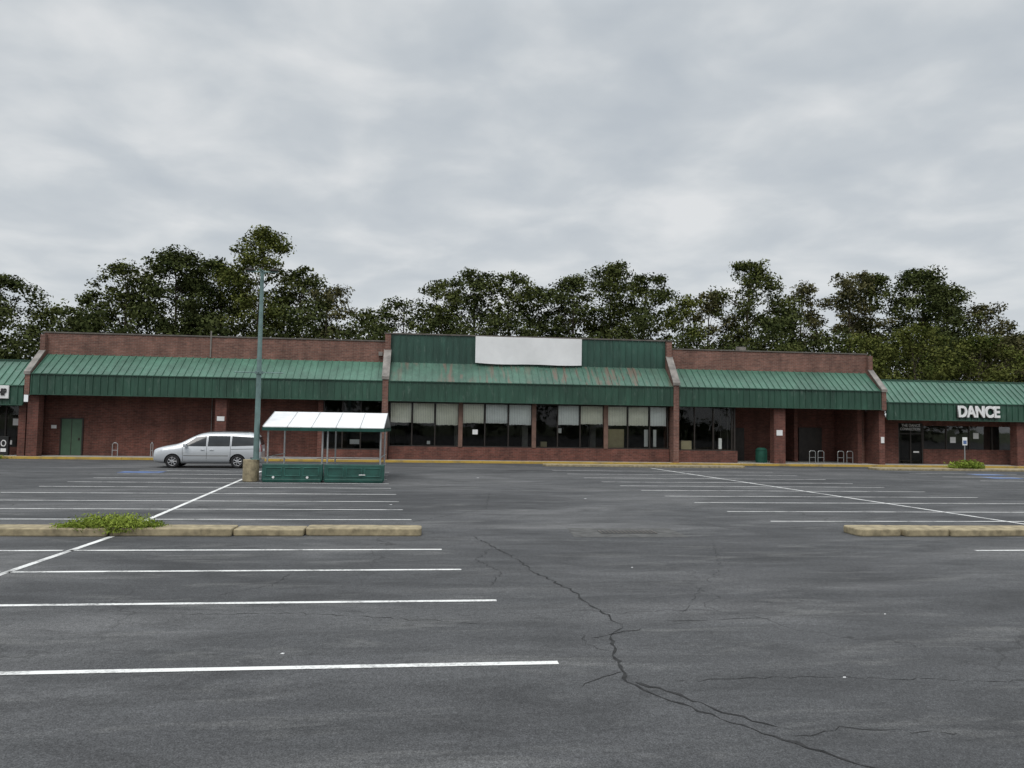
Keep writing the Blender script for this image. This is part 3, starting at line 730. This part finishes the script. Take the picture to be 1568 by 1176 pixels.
        decal('body_moulding_'+sd,[(-1.1,.60),(1.0,.60),(1.0,.63),(-1.1,.63)],ax,M['coping'],.004,10,1)
        s=-1 if ax=='L' else 1
        h=Part('door_handle_'+sd,M['silver'],None,bevel=.008); h.box(-.30,-.12,min(s*.955,s*.995),max(s*.955,s*.995),.90,.94); h.box(.12,.30,min(s*.955,s*.995),max(s*.955,s*.995),.90,.94); h.done().parent=V
        h=Part('mirror_'+sd,M['silver'],None,bevel=.03); h.box(-1.08,-.92,min(s*.96,s*1.20),max(s*.96,s*1.20),1.05,1.22); h.done().parent=V
        h=Part('roof_rail_'+sd,M['black'],None,bevel=.01); h.tube((.0,s*.58,1.80),(1.9,s*.58,1.80),.02,n=8); h.done().parent=V
    decal('windshield',[(-.66,1.24),(.66,1.24),(.58,1.64),(-.58,1.64)],'F',M['van_glass'])
    decal('grille',[(-.38,.68),(.38,.68),(.38,.80),(-.38,.80)],'F',M['black'],.005)
    decal('lower_intake',[(-.5,.38),(.5,.38),(.5,.48),(-.5,.48)],'F',M['black'],.005)
    decal('rear_window',[(-.62,1.16),(.62,1.16),(.56,1.56),(-.56,1.56)],'B',M['van_glass'])
    decal('rear_plate',[(-.25,.84),(.25,.84),(.25,.96),(-.25,.96)],'B',M['white'],.01)
    for s in (-1,1):
        decal('headlight_%d'%s,[(s*.45,.70),(s*.78,.70),(s*.78,.86),(s*.45,.84)],'F',M['clear_lens'],.006)
        decal('taillight_%d'%s,[(s*.72,.84),(s*.88,.84),(s*.80,1.20),(s*.70,1.20)],'B',M['red_lens'],.008)
    for wx in WX:
        for s in (-1,1):
            nm='wheel_%s_%s'%('front' if wx<0 else 'rear','left' if s<0 else 'right')
            yo=s*.95; yi=s*.73
            p=Part(nm,M['rubber'],None)
            prof=[(.20,yo-s*.02),(.24,yo),(.30,yo),(.332,yo-s*.03),(.332,yi+s*.03),(.30,yi),(.2,yi)]
            nn=32
            for k in range(nn):
                a=2*math.pi*k/nn
                for r,y in prof: p.v.append((wx+r*math.cos(a),y,.332+r*math.sin(a)))
            m=len(prof)
            for k in range(nn):
                for q in range(m-1): p.f.append([k*m+q,k*m+q+1,((k+1)%nn)*m+q+1,((k+1)%nn)*m+q])
            p.done().parent=V
            p=Part(nm+'_hub_back',M['black'],None); p.tube((wx,yo-s*.07,.332),(wx,yo-s*.06,.332),.205,n=24); p.done().parent=V
            p=Part(nm+'_rim',M['rim'],None,bevel=.004)
            for k in range(7):
                a=2*math.pi*k/7; c_,s_=math.cos(a),math.sin(a)
                p.tube((wx+.02*c_,yo-s*.035,.332+.02*s_),(wx+.20*c_,yo-s*.03,.332+.20*s_),.032,.026,6)
            p.tube((wx,yo-s*.05,.332),(wx,yo-s*.012,.332),.055,n=14)
            for k in range(24):
                a=2*math.pi*k/24;a2=2*math.pi*(k+1)/24
                p.tube((wx+.205*math.cos(a),yo-s*.025,.332+.205*math.sin(a)),(wx+.205*math.cos(a2),yo-s*.025,.332+.205*math.sin(a2)),.014,n=6)
            p.done().parent=V
build_van((-11.25,39.1,.004),math.radians(5))

# ------------------------------------------------------------------ sky and light
W=bpy.data.worlds.new('World'); S.world=W; W.use_nodes=True; nt=W.node_tree; nt.nodes.clear()
out=N(nt,'ShaderNodeOutputWorld'); bg1=N(nt,'ShaderNodeBackground'); bg2=N(nt,'ShaderNodeBackground')
sky=N(nt,'ShaderNodeTexSky'); sky.sky_type='NISHITA'; sky.sun_disc=False
el,az=math.radians(55),math.radians(200)
sky.sun_elevation=el; sky.sun_rotation=az; L(nt,sky.outputs[0],bg1.inputs[0]); bg1.inputs[1].default_value=.08
tc=N(nt,'ShaderNodeTexCoord'); sp=N(nt,'ShaderNodeSeparateXYZ'); L(nt,tc.outputs['Generated'],sp.inputs[0])
mx_=N(nt,'ShaderNodeMath',operation='MAXIMUM'); L(nt,sp.outputs[2],mx_.inputs[0]); mx_.inputs[1].default_value=0.0
ad=N(nt,'ShaderNodeMath',operation='ADD'); L(nt,mx_.outputs[0],ad.inputs[0]); ad.inputs[1].default_value=.17
dv=N(nt,'ShaderNodeVectorMath',operation='DIVIDE'); cm=N(nt,'ShaderNodeCombineXYZ')
for k in range(3): L(nt,ad.outputs[0],cm.inputs[k])
L(nt,tc.outputs['Generated'],dv.inputs[0]); L(nt,cm.outputs[0],dv.inputs[1])
mp=N(nt,'ShaderNodeMapping'); mp.inputs['Scale'].default_value=(1,1,0); mp.inputs['Location'].default_value=(5.3,2.2,0); L(nt,dv.outputs[0],mp.inputs[0])
v=mp.outputs[0]
n1=noise(nt,v,3.4,5,.48,.2); n2=noise(nt,v,1.0,2,.5,.2)
f=mix(nt,.38,n1,n2)
c=ramp(nt,f,[(.36,(.50,.545,.59)),(.46,(.565,.605,.64)),(.54,(.66,.69,.712)),(.63,(.77,.785,.795))])
hz=ramp(nt,mx_.outputs[0],[(0.,1.),(.22,.35),(.45,0.)])
c=mix(nt,mix(nt,1.,hz,.6,'MULTIPLY'),c,(.70,.73,.75))
L(nt,c,bg2.inputs[0])
mr=N(nt,'ShaderNodeMapRange'); mr.inputs['From Min'].default_value=.5; mr.inputs['From Max'].default_value=.9; mr.inputs['To Min'].default_value=1.0; mr.inputs['To Max'].default_value=2.3
L(nt,mx_.outputs[0],mr.inputs[0]); L(nt,mr.outputs[0],bg2.inputs[1])
ms=N(nt,'ShaderNodeMixShader'); ms.inputs[0].default_value=.94; L(nt,bg1.outputs[0],ms.inputs[1]); L(nt,bg2.outputs[0],ms.inputs[2]); L(nt,ms.outputs[0],out.inputs[0])
sd=bpy.data.lights.new('sun','SUN'); sd.energy=1.4; sd.angle=math.radians(30); sd.color=(1,.97,.93)
so=bpy.data.objects.new('sun',sd); COL.objects.link(so)
dirv=Vector((math.sin(az)*math.cos(el),math.cos(az)*math.cos(el),math.sin(el)))
so.rotation_euler=dirv.to_track_quat('Z','Y').to_euler(); so.location=(0,-20,60)

# ------------------------------------------------------------------ camera
cd=bpy.data.cameras.new('camera'); cd.sensor_width=36; cd.lens=1130/1568*36; cd.clip_end=5000; cd.clip_start=.05
cam=bpy.data.objects.new('camera',cd); COL.objects.link(cam)
R=Matrix.Rotation(math.radians(-6),4,'Z')@Matrix.Rotation(math.radians(93.14),4,'X')@Matrix.Rotation(math.radians(0.87),4,'Z')
cam.matrix_world=Matrix.Translation((0,0,2.4))@R
S.camera=cam
S.view_settings.view_transform='Standard'; S.view_settings.look='None'; S.view_settings.exposure=0
